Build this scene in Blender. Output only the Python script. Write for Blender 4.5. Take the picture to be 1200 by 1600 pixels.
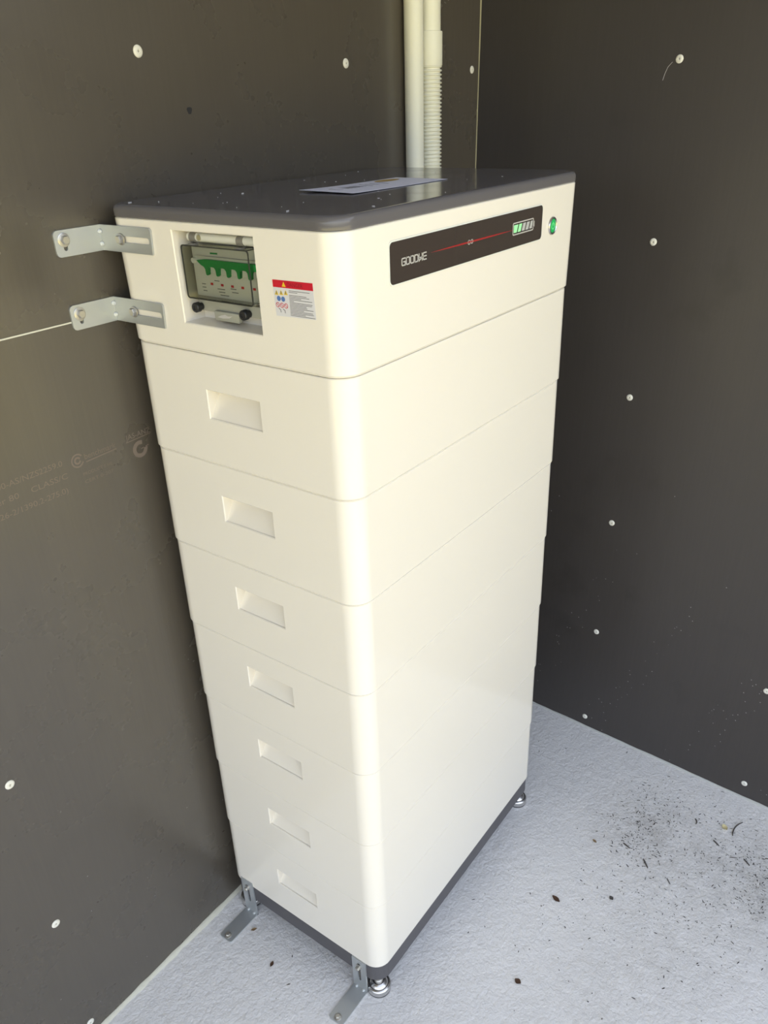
import bpy, bmesh, math, random
from mathutils import Vector, Matrix
random.seed(7)
SC = bpy.context.scene
COL = SC.collection
for o in list(bpy.data.objects): bpy.data.objects.remove(o)

# ------------------------------------------------------------------ camera
cam = bpy.data.cameras.new('camera'); camo = bpy.data.objects.new('camera', cam); COL.objects.link(camo)
R_, D_, F_ = (0.5887,-0.8077,-0.0325), (-0.4148,-0.2674,-0.8697), (0.6938,0.5255,-0.4924)
m = Matrix.Identity(4)
for i in range(3):
    m[i][0] = R_[i]; m[i][1] = -D_[i]; m[i][2] = -F_[i]
m[0][3], m[1][3], m[2][3] = -0.66341, -0.54582, 1.45753
camo.matrix_world = m
cam.sensor_fit = 'VERTICAL'; cam.sensor_height = 24.0; cam.lens = 24.0*1227.33/1600
cam.shift_x = 1.27/1600; cam.shift_y = 57.4/1600
cam.clip_start = 0.01; cam.clip_end = 200
SC.camera = camo

# ------------------------------------------------------------------ sky, sun, exposure
w = bpy.data.worlds.new('sky'); SC.world = w; w.use_nodes = True
nt = w.node_tree; nt.nodes.clear()
sky = nt.nodes.new('ShaderNodeTexSky'); sky.sky_type = 'NISHITA'; sky.sun_disc = False
sky.sun_elevation = math.radians(45); sky.sun_rotation = math.radians(35); sky.air_density = 1.0; sky.dust_density = 4.0; sky.ozone_density = 1.0
bg = nt.nodes.new('ShaderNodeBackground'); bg.inputs['Strength'].default_value = 0.30
ow = nt.nodes.new('ShaderNodeOutputWorld')
hs_ = nt.nodes.new('ShaderNodeHueSaturation'); hs_.inputs['Saturation'].default_value = 0.45
nt.links.new(sky.outputs[0], hs_.inputs['Color']); nt.links.new(hs_.outputs[0], bg.inputs[0]); nt.links.new(bg.outputs[0], ow.inputs[0])
sun = bpy.data.lights.new('sun', 'SUN'); sun.energy = 14.0; sun.angle = math.radians(0.6); sun.color = (1.0, 0.95, 0.86)
suno = bpy.data.objects.new('sun', sun); COL.objects.link(suno)
suno.rotation_euler = Vector((-0.35, -0.62, -0.70)).to_track_quat('-Z', 'Y').to_euler()
SC.view_settings.view_transform = 'Standard'; SC.view_settings.look = 'None'
SC.view_settings.exposure = 1.48; SC.view_settings.gamma = 1.0; SC.view_settings.use_curve_mapping = False

# ------------------------------------------------------------------ materials
def mat(name, col, rough=0.5, metal=0.0, spec=0.5, emis=None, estr=0.0, trans=0.0, ior=1.45, coat=0.0):
    M = bpy.data.materials.new(name); M.use_nodes = True
    b = M.node_tree.nodes['Principled BSDF']
    b.inputs['Base Color'].default_value = (*col, 1); b.inputs['Roughness'].default_value = rough
    b.inputs['Metallic'].default_value = metal; b.inputs['Specular IOR Level'].default_value = spec
    b.inputs['IOR'].default_value = ior; b.inputs['Transmission Weight'].default_value = trans
    b.inputs['Coat Weight'].default_value = coat
    if emis: b.inputs['Emission Color'].default_value = (*emis, 1); b.inputs['Emission Strength'].default_value = estr
    return M
class NT:
    def __init__(s, M): s.t = M.node_tree; s.b = s.t.nodes['Principled BSDF']
    def n(s, ty, **kw):
        x = s.t.nodes.new(ty)
        for k, v in kw.items():
            if k.startswith('_'): setattr(x, k[1:], v)
            else: x.inputs[k].default_value = v
        return x
    def l(s, a, b): s.t.links.new(a, b)
    def noise(s, co, scale, detail=4, rough=0.5):
        x = s.n('ShaderNodeTexNoise', Scale=scale, Detail=detail, Roughness=rough); s.l(co, x.inputs['Vector']); return x.outputs['Fac']
    def ramp(s, f, stops):
        x = s.n('ShaderNodeValToRGB'); r = x.color_ramp
        while len(r.elements) < len(stops): r.elements.new(0.5)
        for e, (p, c) in zip(r.elements, stops): e.position = p; e.color = (*c, 1) if len(c) == 3 else c
        s.l(f, x.inputs[0]); return x.outputs[0]
    def mix(s, f, a, b, blend='MIX'):
        x = s.n('ShaderNodeMix', _data_type='RGBA', _blend_type=blend)
        for v, k in ((f, 0), (a, 6), (b, 7)):
            if hasattr(v, 'is_linked'): s.l(v, x.inputs[k])
            elif isinstance(v, tuple): x.inputs[k].default_value = (*v, 1)
            else: x.inputs[k].default_value = v
        return x.outputs[2]
    def math(s, op, a, b=0.0):
        x = s.n('ShaderNodeMath', _operation=op)
        for i, v in enumerate((a, b)):
            if hasattr(v, 'is_linked'): s.l(v, x.inputs[i])
            else: x.inputs[i].default_value = v
        return x.outputs[0]
    def bump(s, h, strength, dist):
        x = s.n('ShaderNodeBump', Strength=strength, Distance=dist); s.l(h, x.inputs['Height']); s.l(x.outputs[0], s.b.inputs['Normal']); return x
def geo_pos(g): return g.n('ShaderNodeNewGeometry').outputs['Position']

# white glossy powder coat
M_WHITE = mat('cream_white_enamel', (0.810, 0.760, 0.668), 0.12, spec=0.5)
g = NT(M_WHITE); pz = geo_pos(g)
g.l(g.ramp(g.noise(pz, 9, 3), [(0.3, (0.08,)*3), (0.7, (0.15,)*3)]), g.b.inputs['Roughness'])
M_RECESS = M_WHITE
# dark grey lid and plinth
def dark(name, col, r0, r1):
    M = mat(name, col, 0.3); g = NT(M); p = geo_pos(g)
    n = g.noise(p, 420, 2); g.bump(n, 0.05, 0.0003)
    g.l(g.ramp(g.noise(p, 14, 4), [(0.3, (r0,)*3), (0.7, (r1,)*3)]), g.b.inputs['Roughness']); return M
M_LID = dark('charcoal_lid_enamel', (0.122, 0.114, 0.118), 0.09, 0.17)
M_PLINTH = dark('charcoal_plinth_enamel', (0.085, 0.081, 0.086), 0.4, 0.5)
# film-faced plywood
def ply(name, base, r0, r1, specks, spec):
    M = mat(name, base, 0.4, spec=spec); g = NT(M); p = geo_pos(g)
    sep = g.n('ShaderNodeSeparateXYZ'); g.l(p, sep.inputs[0])
    mp = g.n('ShaderNodeMapping'); mp.inputs['Scale'].default_value = (60, 60, 2.5); g.l(p, mp.inputs[0])
    grain = g.noise(mp.outputs[0], 4, 4)
    c = g.mix(grain, tuple(x*0.88 for x in base), tuple(x*1.12 for x in base))
    sm = g.ramp(g.noise(p, 5.0, 5, 0.6), [(0.60, (0,)*3), (0.72, (1,)*3)])
    c = g.mix(g.math('MULTIPLY', sm, 0.18 if specks < 0.1 else 0.5), c, tuple(x*0.6 for x in base))
    v = g.n('ShaderNodeTexVoronoi', Scale=85.0); g.l(p, v.inputs['Vector'])
    dots = g.math('LESS_THAN', v.outputs['Distance'], 0.10)
    sepc = g.n('ShaderNodeSeparateColor'); g.l(v.outputs['Color'], sepc.inputs[0])
    low = g.n('ShaderNodeMapRange'); g.l(sep.outputs[2], low.inputs[0]); low.inputs[1].default_value = 0.05; low.inputs[2].default_value = 0.75; low.inputs[3].default_value = specks; low.inputs[4].default_value = 0.0
    keep = g.math('LESS_THAN', sepc.outputs[0], low.outputs[0])
    c = g.mix(g.math('MULTIPLY', dots, g.math('MULTIPLY', keep, 0.8)), c, (0.32, 0.31, 0.30))
    g.l(c, g.b.inputs['Base Color'])
    g.l(g.ramp(g.noise(p, 6, 5, 0.6), [(0.3, (r0,)*3), (0.7, (r1,)*3)]), g.b.inputs['Roughness'])
    g.bump(grain, 0.05, 0.001)
    return M
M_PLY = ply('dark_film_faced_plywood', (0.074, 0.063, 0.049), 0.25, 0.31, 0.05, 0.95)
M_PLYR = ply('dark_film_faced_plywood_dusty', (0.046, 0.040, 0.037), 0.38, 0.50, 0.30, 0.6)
M_PLYEDGE = mat('raw_plywood_edge', (0.42, 0.36, 0.24), 0.7)
# painted concrete
M_FLOOR = mat('pale_grey_painted_concrete', (0.46, 0.47, 0.50), 0.55); g = NT(M_FLOOR); p = geo_pos(g)
n1 = g.noise(p, 150, 5, 0.60); n2 = g.noise(p, 48, 3, 0.5); n3 = g.noise(p, 7, 4, 0.6)
h = g.math('ADD', g.math('MULTIPLY', n1, 0.6), g.math('MULTIPLY', n2, 0.8))
g.bump(h, 0.6, 0.0060)
c = g.mix(n3, (0.70, 0.69, 0.678), (0.79, 0.772, 0.750))
fine = g.ramp(g.noise(p, 260, 3, 0.7), [(0.54, (0,)*3), (0.68, (1,)*3)])
for (cx, cy, rad, amt, col) in ((0.66,-0.27,0.17,0.75,(0.20,0.17,0.13)), (0.66,-0.53,0.20,0.95,(0.13,0.12,0.09)), (0.40,-0.40,0.20,0.45,(0.26,0.24,0.20)), (0.22,-0.33,0.18,0.35,(0.27,0.25,0.22))):
    vd = g.n('ShaderNodeVectorMath', _operation='DISTANCE'); g.l(p, vd.inputs[0]); vd.inputs[1].default_value = (cx, cy, 0)
    near = g.n('ShaderNodeMapRange'); g.l(vd.outputs['Value'], near.inputs[0]); near.inputs[1].default_value = 0.0; near.inputs[2].default_value = rad; near.inputs[3].default_value = 1.0; near.inputs[4].default_value = 0.0
    blot = g.ramp(g.noise(p, 26, 6, 0.7), [(0.36, (0,)*3), (0.60, (1,)*3)])
    grit = g.math('ADD', g.math('MULTIPLY', blot, 0.45), g.math('MULTIPLY', fine, 0.55))
    c = g.mix(g.math('MULTIPLY', g.math('MULTIPLY', near.outputs[0], grit), amt), c, col)
pk = g.ramp(g.noise(p, 55, 3, 0.6), [(0.70, (0,)*3), (0.80, (1,)*3)])
c = g.mix(g.math('MULTIPLY', pk, 0.25), c, (0.50, 0.42, 0.36))
g.l(c, g.b.inputs['Base Color'])
M_GRASS = mat('olive_lawn', (0.16, 0.17, 0.05), 0.9); g = NT(M_GRASS); p = geo_pos(g)
g.l(g.mix(g.noise(p, 3, 6, 0.7), (0.18, 0.165, 0.055), (0.34, 0.285, 0.11)), g.b.inputs['Base Color'])
M_CEIL = mat('pale_soffit', (0.30, 0.28, 0.25), 0.8)
M_CAULK = mat('cream_sealant', (0.56, 0.54, 0.44), 0.6); g = NT(M_CAULK); p = geo_pos(g)
g.bump(g.noise(p, 120, 4), 0.4, 0.002)
M_OLIVE = mat('olive_grey_sealant', (0.30, 0.27, 0.16), 0.6)
M_GREYB = mat('grey_painted_sealant', (0.46, 0.46, 0.43), 0.6)
M_ZINC = mat('zinc_plated_steel', (0.50, 0.52, 0.525), 0.40, metal=0.65)
M_ZINCW = mat('pale_zinc_edge', (0.62, 0.64, 0.63), 0.5, metal=0.4)
M_STEEL = mat('stainless_steel', (0.62, 0.61, 0.60), 0.27, metal=1.0)
M_STEELM = mat('dull_steel', (0.52, 0.50, 0.46), 0.35, metal=0.9)
M_RUBBER = mat('black_rubber', (0.02, 0.02, 0.022), 0.6)
M_PVC = mat('pale_pvc', (0.76, 0.745, 0.62), 0.38)
M_CAP = mat('white_screw_cap', (0.72, 0.70, 0.62), 0.45)
M_CAPD = mat('screw_drive_shade_grey', (0.30, 0.28, 0.24), 0.5)  # darker grey painted in for the shade inside the screw drive
M_PANEL = mat('black_display_glass', (0.046, 0.035, 0.030), 0.14, coat=0.3)
M_BEZEL = mat('pale_bezel', (0.75, 0.76, 0.70), 0.25)
M_LETTER = mat('silver_print', (0.47, 0.45, 0.42), 0.4)
M_REDPRINT = mat('red_light_streak', (0.30, 0.02, 0.02), 0.4, emis=(0.6, 0.03, 0.02), estr=0.03)
M_CELL = mat('grey_charge_cell', (0.47, 0.47, 0.45), 0.4)
M_LEDG = mat('lit_green_cell', (0.30, 0.62, 0.33), 0.4, emis=(0.30, 1.0, 0.36), estr=0.12)
M_BTNG = mat('lit_green_button', (0.02, 0.35, 0.09), 0.25, emis=(0.0, 0.75, 0.16), estr=0.05)
M_BTNS = mat('pale_green_power_symbol', (0.12, 0.5, 0.2), 0.3, emis=(0.2, 1.0, 0.35), estr=0.10)
M_SMOKE = bpy.data.materials.new('smoked_clear_plastic'); M_SMOKE.use_nodes = True
b = M_SMOKE.node_tree.nodes['Principled BSDF']
b.inputs['Base Color'].default_value = (0.70, 0.71, 0.66, 1); b.inputs['Roughness'].default_value = 0.03; b.inputs['Transmission Weight'].default_value = 1.0; b.inputs['IOR'].default_value = 1.12
M_EDGE = mat('smoked_plastic_edge', (0.07, 0.07, 0.065), 0.2)
M_SMOKEG = mat('smoked_plastic_flange', (0.36, 0.36, 0.31), 0.2)
M_BRK = mat('white_breaker_plastic', (0.66, 0.66, 0.60), 0.4)
M_GREEN = mat('green_toggle_plastic', (0.02, 0.26, 0.06), 0.35)
M_RED = mat('red_indicator', (0.5, 0.03, 0.03), 0.4)
M_BLACK = mat('black_plastic', (0.018, 0.018, 0.02), 0.35)
M_HINGE = mat('grey_hinge_clip', (0.20, 0.19, 0.17), 0.35)
M_STK = mat('white_vinyl', (0.66, 0.65, 0.67), 0.35)
M_STKR = mat('red_vinyl', (0.55, 0.012, 0.03), 0.35)
M_YEL = mat('yellow_print', (0.72, 0.52, 0.03), 0.4)
M_BRASS = mat('dull_brass', (0.5, 0.47, 0.30), 0.35, metal=0.6)
M_BLUE = mat('blue_print', (0.08, 0.17, 0.42), 0.4)
M_REDI = mat('red_ring_print', (0.55, 0.10, 0.12), 0.4)
M_INK = mat('dark_print', (0.12, 0.12, 0.13), 0.5)
M_INKR = mat('dark_red_print', (0.25, 0.01, 0.015), 0.5)
M_STAMP = mat('faded_board_stamp', (0.165, 0.130, 0.105), 0.5)
M_PAPER = mat('white_paper', (0.66, 0.66, 0.76), 0.6)
M_TAN = mat('tan_stain', (0.42, 0.28, 0.08), 0.6)
M_TWIG = mat('grey_brown_twig', (0.085, 0.075, 0.068), 0.8)
M_LITTER = mat('dark_leaf_litter', (0.05, 0.045, 0.038), 0.9)
M_LEAF = mat('brown_dry_leaf', (0.07, 0.035, 0.018), 0.7)
M_TANLEAF = mat('tan_seed_husk', (0.24, 0.16, 0.08), 0.7)
M_PETAL = mat('pale_yellow_petal', (0.66, 0.58, 0.32), 0.6)
M_CRUMB = mat('white_crumb', (0.5, 0.48, 0.47), 0.6)

# ------------------------------------------------------------------ mesh helpers
def finish(bm, name, material, parent=None, sharp=32, loc=None, wn=False):
    bmesh.ops.remove_doubles(bm, verts=bm.verts, dist=1e-6)
    bmesh.ops.recalc_face_normals(bm, faces=bm.faces)
    for f in bm.faces: f.smooth = True
    for e in bm.edges:
        if len(e.link_faces) != 2 or e.calc_face_angle(0) > math.radians(sharp): e.smooth = False
    me = bpy.data.meshes.new(name); bm.to_mesh(me); bm.free()
    me.materials.append(material)
    o = bpy.data.objects.new(name, me); COL.objects.link(o)
    if parent: o.parent = parent
    if loc: o.location = loc
    if wn:
        md = o.modifiers.new('weighted', 'WEIGHTED_NORMAL'); md.keep_sharp = True; md.weight = 90
    return o
def tag(o, label=None, cat=None, group=None, kind=None):
    if label: o['label'] = label
    if cat: o['category'] = cat
    if group: o['group'] = group
    if kind: o['kind'] = kind
    return o
def empty(name, loc=(0, 0, 0)):
    o = bpy.data.objects.new(name, None); COL.objects.link(o); o.location = loc; o.empty_display_size = 0.05; return o
def reparent(parent, *objs):
    # geometry is authored in world space: shift so that parenting keeps it in place
    for o in objs:
        o.parent = parent; o.location = Vector(o.location) - Vector(parent.location)
def box(bm, a, b, bev=0.0, seg=2):
    x0, y0, z0 = a; x1, y1, z1 = b
    t = bmesh.new(); bmesh.ops.create_cube(t, size=1)
    for v in t.verts: v.co = Vector(((x0+x1)/2+v.co.x*(x1-x0), (y0+y1)/2+v.co.y*(y1-y0), (z0+z1)/2+v.co.z*(z1-z0)))
    if bev: bmesh.ops.bevel(t, geom=t.edges[:], offset=bev, segments=seg, profile=0.5, affect='EDGES')
    me = bpy.data.meshes.new('t'); t.to_mesh(me); t.free(); bm.from_mesh(me); bpy.data.meshes.remove(me)
def lathe(bm, prof, centre=(0, 0, 0), axis='Z', seg=24, sign=1):
    # prof: (radius, height) pairs
    c = Vector(centre); rings = []
    def P(r, h, a):
        u, v = r*math.cos(a), r*math.sin(a)
        if axis == 'Z': return c+Vector((u, v, h*sign))
        if axis == 'X': return c+Vector((h*sign, u, v))
        return c+Vector((u, h*sign, v))
    for r, h in prof:
        if r < 1e-7: rings.append([bm.verts.new(P(0, h, 0))])
        else: rings.append([bm.verts.new(P(r, h, 2*math.pi*k/seg)) for k in range(seg)])
    for A, B in zip(rings, rings[1:]):
        if len(A) == 1 and len(B) == 1: continue
        for k in range(seg):
            j = (k+1) % seg
            if len(A) == 1: bm.faces.new((A[0], B[k], B[j]))
            elif len(B) == 1: bm.faces.new((A[k], A[j], B[0]))
            else: bm.faces.new((A[k], A[j], B[j], B[k]))
def rrect(x0, y0, x1, y1, r, n=6):
    pts = []
    for cx, cy, a0 in ((x1-r, y1-r, 0), (x0+r, y1-r, 90), (x0+r, y0+r, 180), (x1-r, y0+r, 270)):
        for k in range(n+1):
            a = math.radians(a0+90*k/n); pts.append((cx+r*math.cos(a), cy+r*math.sin(a)))
    return pts
def slot(cx, cy, L, w, vert=False, n=8):
    r = w/2; pts = []
    for s, a0 in ((1, -90), (-1, 90)):
        for k in range(n+1):
            a = math.radians(a0+180*k/n); pts.append((s*(L/2-r)+r*math.cos(a), r*math.sin(a)))
    return [((cx-y, cy+x) if vert else (cx+x, cy+y)) for x, y in pts]
def plate(bm, outer, holes, t, to3d):
    # extruded 2-D outline with holes; to3d(u, v, d) maps to space, d from 0 to t
    layers = []
    for d in (0.0, t):
        loops = []; edges = []
        for lp in [outer]+list(holes):
            vs = [bm.verts.new(to3d(u, v, d)) for u, v in lp]
            es = [bm.edges.new((vs[i], vs[(i+1) % len(vs)])) for i in range(len(vs))]
            loops.append(vs); edges += es
        bmesh.ops.triangle_fill(bm, use_beauty=True, use_dissolve=False, edges=edges)
        layers.append(loops)
    for A, B in zip(*layers):
        for i in range(len(A)):
            j = (i+1) % len(A); bm.faces.new((A[i], A[j], B[j], B[i]))
def flat(bm, pts, to3d, d=0.0):
    bm.faces.new([bm.verts.new(to3d(u, v, d)) for u, v in pts])
def stroke(bm, pts, wd, to3d, t=0.0003, d=0.0, closed=False):
    # mitred ribbon of constant width with a little thickness
    P = [Vector(q) for q in pts]; n = len(P); hw = wd/2; L_, R2 = [], []
    for i in range(n):
        a = P[i-1] if (i > 0 or closed) else None
        c = P[(i+1) % n] if (i < n-1 or closed) else None
        d0 = (P[i]-a).normalized() if a is not None else None
        d1 = (c-P[i]).normalized() if c is not None else None
        if d0 is None: d0 = d1
        if d1 is None: d1 = d0
        n0 = Vector((-d0.y, d0.x)); n1 = Vector((-d1.y, d1.x)); mm_ = n0+n1
        mm_ = n0 if mm_.length < 1e-6 else mm_.normalized()
        k = hw/max(mm_.dot(n0), 0.45)
        q = P[i].copy()
        if not closed and i == 0: q -= d1*hw*0.9
        if not closed and i == n-1: q += d0*hw*0.9
        L_.append(q+mm_*k); R2.append(q-mm_*k)
    V = [[bm.verts.new(to3d(x.x, x.y, dd)) for x in S_] for dd in (d, d+t) for S_ in (L_, R2)]
    for i in range(n if closed else n-1):
        j = (i+1) % n
        bm.faces.new((V[2][i], V[2][j], V[3][j], V[3][i])); bm.faces.new((V[0][i], V[0][j], V[2][j], V[2][i])); bm.faces.new((V[1][i], V[1][j], V[3][j], V[3][i]))
    if not closed:
        for i in (0, n-1): bm.faces.new((V[0][i], V[2][i], V[3][i], V[1][i]))
def tube(bm, pts, radii, seg=8, cap=True):
    pts = [Vector(q) for q in pts]; rings = []
    for i, q in enumerate(pts):
        d = (pts[min(i+1, len(pts)-1)]-pts[max(i-1, 0)]).normalized()
        u = d.cross(Vector((0, 0, 1)));  u = u if u.length > 1e-3 else d.cross(Vector((1, 0, 0))); u.normalize(); v = d.cross(u)
        r = radii[i] if isinstance(radii, (list, tuple)) else radii
        rings.append([bm.verts.new(q+(u*math.cos(2*math.pi*k/seg)+v*math.sin(2*math.pi*k/seg))*r) for k in range(seg)])
    for A, B in zip(rings, rings[1:]):
        for k in range(seg): bm.faces.new((A[k], A[(k+1) % seg], B[(k+1) % seg], B[k]))
    if cap: bm.faces.new(rings[0]); bm.faces.new(rings[-1])
def prism(bm, levels, r, n=8, hole=None):
    """rounded-rectangle shell. levels: (z, x0, y0, x1, y1) bottom to top. The flat face at x0 between
    hole['lev'] and the next level carries an opening, with a cavity behind it."""
    loops = []
    for z, x0, y0, x1, y1 in levels:
        loops.append([bm.verts.new((x, y, z)) for x, y in rrect(x0, y0, x1, y1, r, n)])
    N = len(loops[0]); li = 2*(n+1)-1       # edge from end of the (x0,y1) fillet to start of the (x0,y0) fillet
    for k, (A, B) in enumerate(zip(loops, loops[1:])):
        for i in range(N):
            j = (i+1) % N
            if hole and k == hole['lev'] and i == li: continue
            bm.faces.new((A[i], A[j], B[j], B[i]))
    bm.faces.new(loops[0]); bm.faces.new(loops[-1])
    if hole:
        A, B = loops[hole['lev']], loops[hole['lev']+1]; j = (li+1) % N
        bl, br, tr, tl = A[li], A[j], B[j], B[li]        # bl/tl at high y
        def on(y, z):
            za, zb = bl.co.z, tl.co.z; t = (z-za)/(zb-za); return Vector((bl.co.x+(tl.co.x-bl.co.x)*t, y, z))
        y0, y1, z0, z1 = hole['rect']
        h = [bm.verts.new(on(y1, z0)), bm.verts.new(on(y0, z0)), bm.verts.new(on(y0, z1)), bm.verts.new(on(y1, z1))]
        o4 = [bl, br, tr, tl]
        for q in range(4): bm.faces.new((o4[q], o4[(q+1) % 4], h[(q+1) % 4], h[q]))
        # small rolled lip then cavity
        e = 0.0012
        lip = [bm.verts.new(on(y1-e, z0+e)+Vector((e, 0, 0))), bm.verts.new(on(y0+e, z0+e)+Vector((e, 0, 0))), bm.verts.new(on(y0+e, z1-e)+Vector((e, 0, 0))), bm.verts.new(on(y1-e, z1-e)+Vector((e, 0, 0)))]
        for q in range(4): bm.faces.new((h[q], h[(q+1) % 4], lip[(q+1) % 4], lip[q]))
        if hole['type'] == 'grip':
            d = hole['depth']; t0 = bm.verts.new(lip[3].co+Vector((d, 0, 0))); t1 = bm.verts.new(lip[2].co+Vector((d, 0, 0)))
            s0 = bm.verts.new(lip[0].co+Vector((0.002, 0, 0))); s1 = bm.verts.new(lip[1].co+Vector((0.002, 0, 0)))
            bm.faces.new((lip[0], lip[1], s1, s0)); bm.faces.new((s0, s1, t1, t0)); bm.faces.new((t0, t1, lip[2], lip[3]))
            bm.faces.new((lip[0], s0, t0, lip[3])); bm.faces.new((lip[1], lip[2], t1, s1))
        else:
            d = hole['depth']; q4 = [bm.verts.new(v.co+Vector((d, 0, 0))) for v in lip]
            for q in range(4): bm.faces.new((lip[q], lip[(q+1) % 4], q4[(q+1) % 4], q4[q]))
            bm.faces.new(q4)
def text_bm(s, size, to3d, d=0.0002, align='LEFT', squeeze=1.0, width=None):
    cu = bpy.data.curves.new('t', 'FONT'); cu.body = s; cu.size = size; cu.align_x = align; cu.resolution_u = 3
    o = bpy.data.objects.new('t', cu); COL.objects.link(o)
    dg = bpy.context.evaluated_depsgraph_get(); me = o.evaluated_get(dg).to_mesh()
    xs = [v.co.x for v in me.vertices] or [0]
    k = squeeze if width is None else width/max(max(xs)-min(xs), 1e-6)
    bm = bmesh.new(); vs = [bm.verts.new(to3d(v.co.x*k, v.co.y, d)) for v in me.vertices]
    for f in me.polygons:
        try: bm.faces.new([vs[i] for i in f.vertices])
        except ValueError: pass
    o.evaluated_get(dg).to_mesh_clear(); bpy.data.objects.remove(o); bpy.data.curves.remove(cu)
    return bm

# ------------------------------------------------------------------ the setting
YW = 0.397
def xr(y, z): return (0.9071926 + 0.0525202*y + 0.0222593*z)/0.9983718    # face of the right-hand wall
TOP = 2.10
bm = bmesh.new(); box(bm, (-3.0, -2.1, -0.12), (1.10, 0.47, 0.0)); floor = tag(finish(bm, 'floor', M_FLOOR), kind='structure')
bm = bmesh.new(); box(bm, (-25, -25, -0.30), (25, 25, -0.10)); tag(finish(bm, 'ground', M_GRASS), kind='structure')
bm = bmesh.new(); box(bm, (-3.0, -0.45, TOP), (1.10, 0.47, TOP+0.05)); tag(finish(bm, 'ceiling', M_CEIL), kind='structure')
# left wall: backing and two boards
bm = bmesh.new(); box(bm, (-3.0, YW+0.019, 0.0), (1.08, YW+0.06, TOP)); wall_left = tag(finish(bm, 'wall_left', M_PLY), kind='structure')
ZJ = 1.2235
for z0, z1 in ((0.003, ZJ-0.0010), (ZJ+0.0010, TOP)):
    bm = bmesh.new(); box(bm, (-3.0, YW, z0), (0.9635, YW+0.018, z1), 0.0006, 1); finish(bm, 'panel', M_PLY, wall_left)
bm = bmesh.new(); box(bm, (-3.0, YW-0.0004, ZJ-0.0010), (-0.02, YW+0.006, ZJ+0.0010)); finish(bm, 'joint_sealant', M_CAULK, wall_left)
# right wall, one board leaning very slightly out of square
bm = bmesh.new()
ys = (YW+0.018, -2.1)
f = [bm.verts.new((xr(y, z)+dx, y, z)) for dx in (0, 0.05) for y in ys for z in (0.0, TOP)]
for q in ((0, 1, 3, 2), (4, 6, 7, 5), (0, 4, 5, 1), (2, 3, 7, 6), (0, 2, 6, 4), (1, 5, 7, 3)): bm.faces.new([f[i] for i in q])
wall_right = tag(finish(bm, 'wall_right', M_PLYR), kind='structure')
# sealant bead in the corner and along the floor
def bead(name, pts, prof, material):
    # prof: offsets as vectors added to each path point
    bm = bmesh.new(); rings = []
    for q in pts:
        j = 1+random.uniform(-0.22, 0.22)
        rings.append([bm.verts.new(Vector(q)+Vector(o)*j) for o in prof])
    for A, B in zip(rings, rings[1:]):
        for k in range(len(prof)): bm.faces.new((A[k], A[(k+1) % len(prof)], B[(k+1) % len(prof)], B[k]))
    bm.faces.new(rings[0]); bm.faces.new(rings[-1])
    return tag(finish(bm, name, material, sharp=60), kind='structure')
bead('trim_1', [(-1.9+i*0.02, YW, 0.0) for i in range(142)], [(0, 0.002, 0), (0, -0.007, 0), (0, -0.0045, 0.004), (0, -0.001, 0.007), (0, 0.002, 0.007)], M_CAULK)
bead('trim_2', [(xr(0.39-i*0.02, 0), 0.39-i*0.02, 0.0) for i in range(124)], [(0.002, 0, 0), (-0.0045, 0, 0), (-0.003, 0, 0.002), (-0.001, 0, 0.0035), (0.002, 0, 0.0035)], M_GREYB)
bead('trim_3', [(xr(YW, i*0.05), YW, i*0.05) for i in range(43)], [(0.001, 0.001, 0), (-0.0022, 0.001, 0), (-0.0010, -0.0010, 0), (0.001, -0.0022, 0)], M_OLIVE)

# screw caps set into the boards
def cap_mesh():
    bm = bmesh.new(); lathe(bm, [(0.0072, 0.0), (0.0072, 0.0006), (0.0066, 0.0014), (0.0050, 0.0021), (0.0026, 0.0023), (0.0022, 0.0014), (0.0, 0.0013)], seg=20)
    return bm
cap = finish(cap_mesh(), 'screw_cap', M_CAP, wall_left)
bm = bmesh.new()
for a in (0, math.pi/2):
    box(bm, (-0.0016, -0.0004, 0.0012), (0.0016, 0.0004, 0.0016)) if a == 0 else box(bm, (-0.0004, -0.0016, 0.0012), (0.0004, 0.0016, 0.0016))
cross = finish(bm, 'drive_recess_shade', M_CAPD, cap)  # solid cross, the recess's shade is put into its colour
first = True
def put_cap(wall, loc, normal, k=1.0):
    global first
    o = cap if first else cap.copy()
    if not first: COL.objects.link(o)
    o.parent = wall; o.location = loc; o.scale = (k, k, k)
    o.rotation_euler = Vector(normal).to_track_quat('Z', 'Y').to_euler()
    if not first:
        c2 = cross.copy(); COL.objects.link(c2); c2.parent = o
    first = False
for x, z, k in ((0.1053, 1.5258, 1), (0.5283, 1.5177, 1), (0.935, 1.5116, 0.95), (-0.3346, 0.6184, 1), (-0.3421, 0.3105, 1), (-0.3457, 0.0348, 1)):
    put_cap(wall_left, (x, YW-0.0002, z), (0, -1, 0), k)
for y, z in ((-0.0166, 1.509), (-0.0142, 1.210), (-0.0087, 0.901), (-0.0061, 0.6039), (-0.004, 0.3015), (-0.0032, 0.0313), (-0.4086, 0.0415), (-0.4037, 0.3123)):
    put_cap(wall_right, (xr(y, z)-0.0002, y, z), (-0.9984, 0.0525, 0.0223), 0.95)
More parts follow.
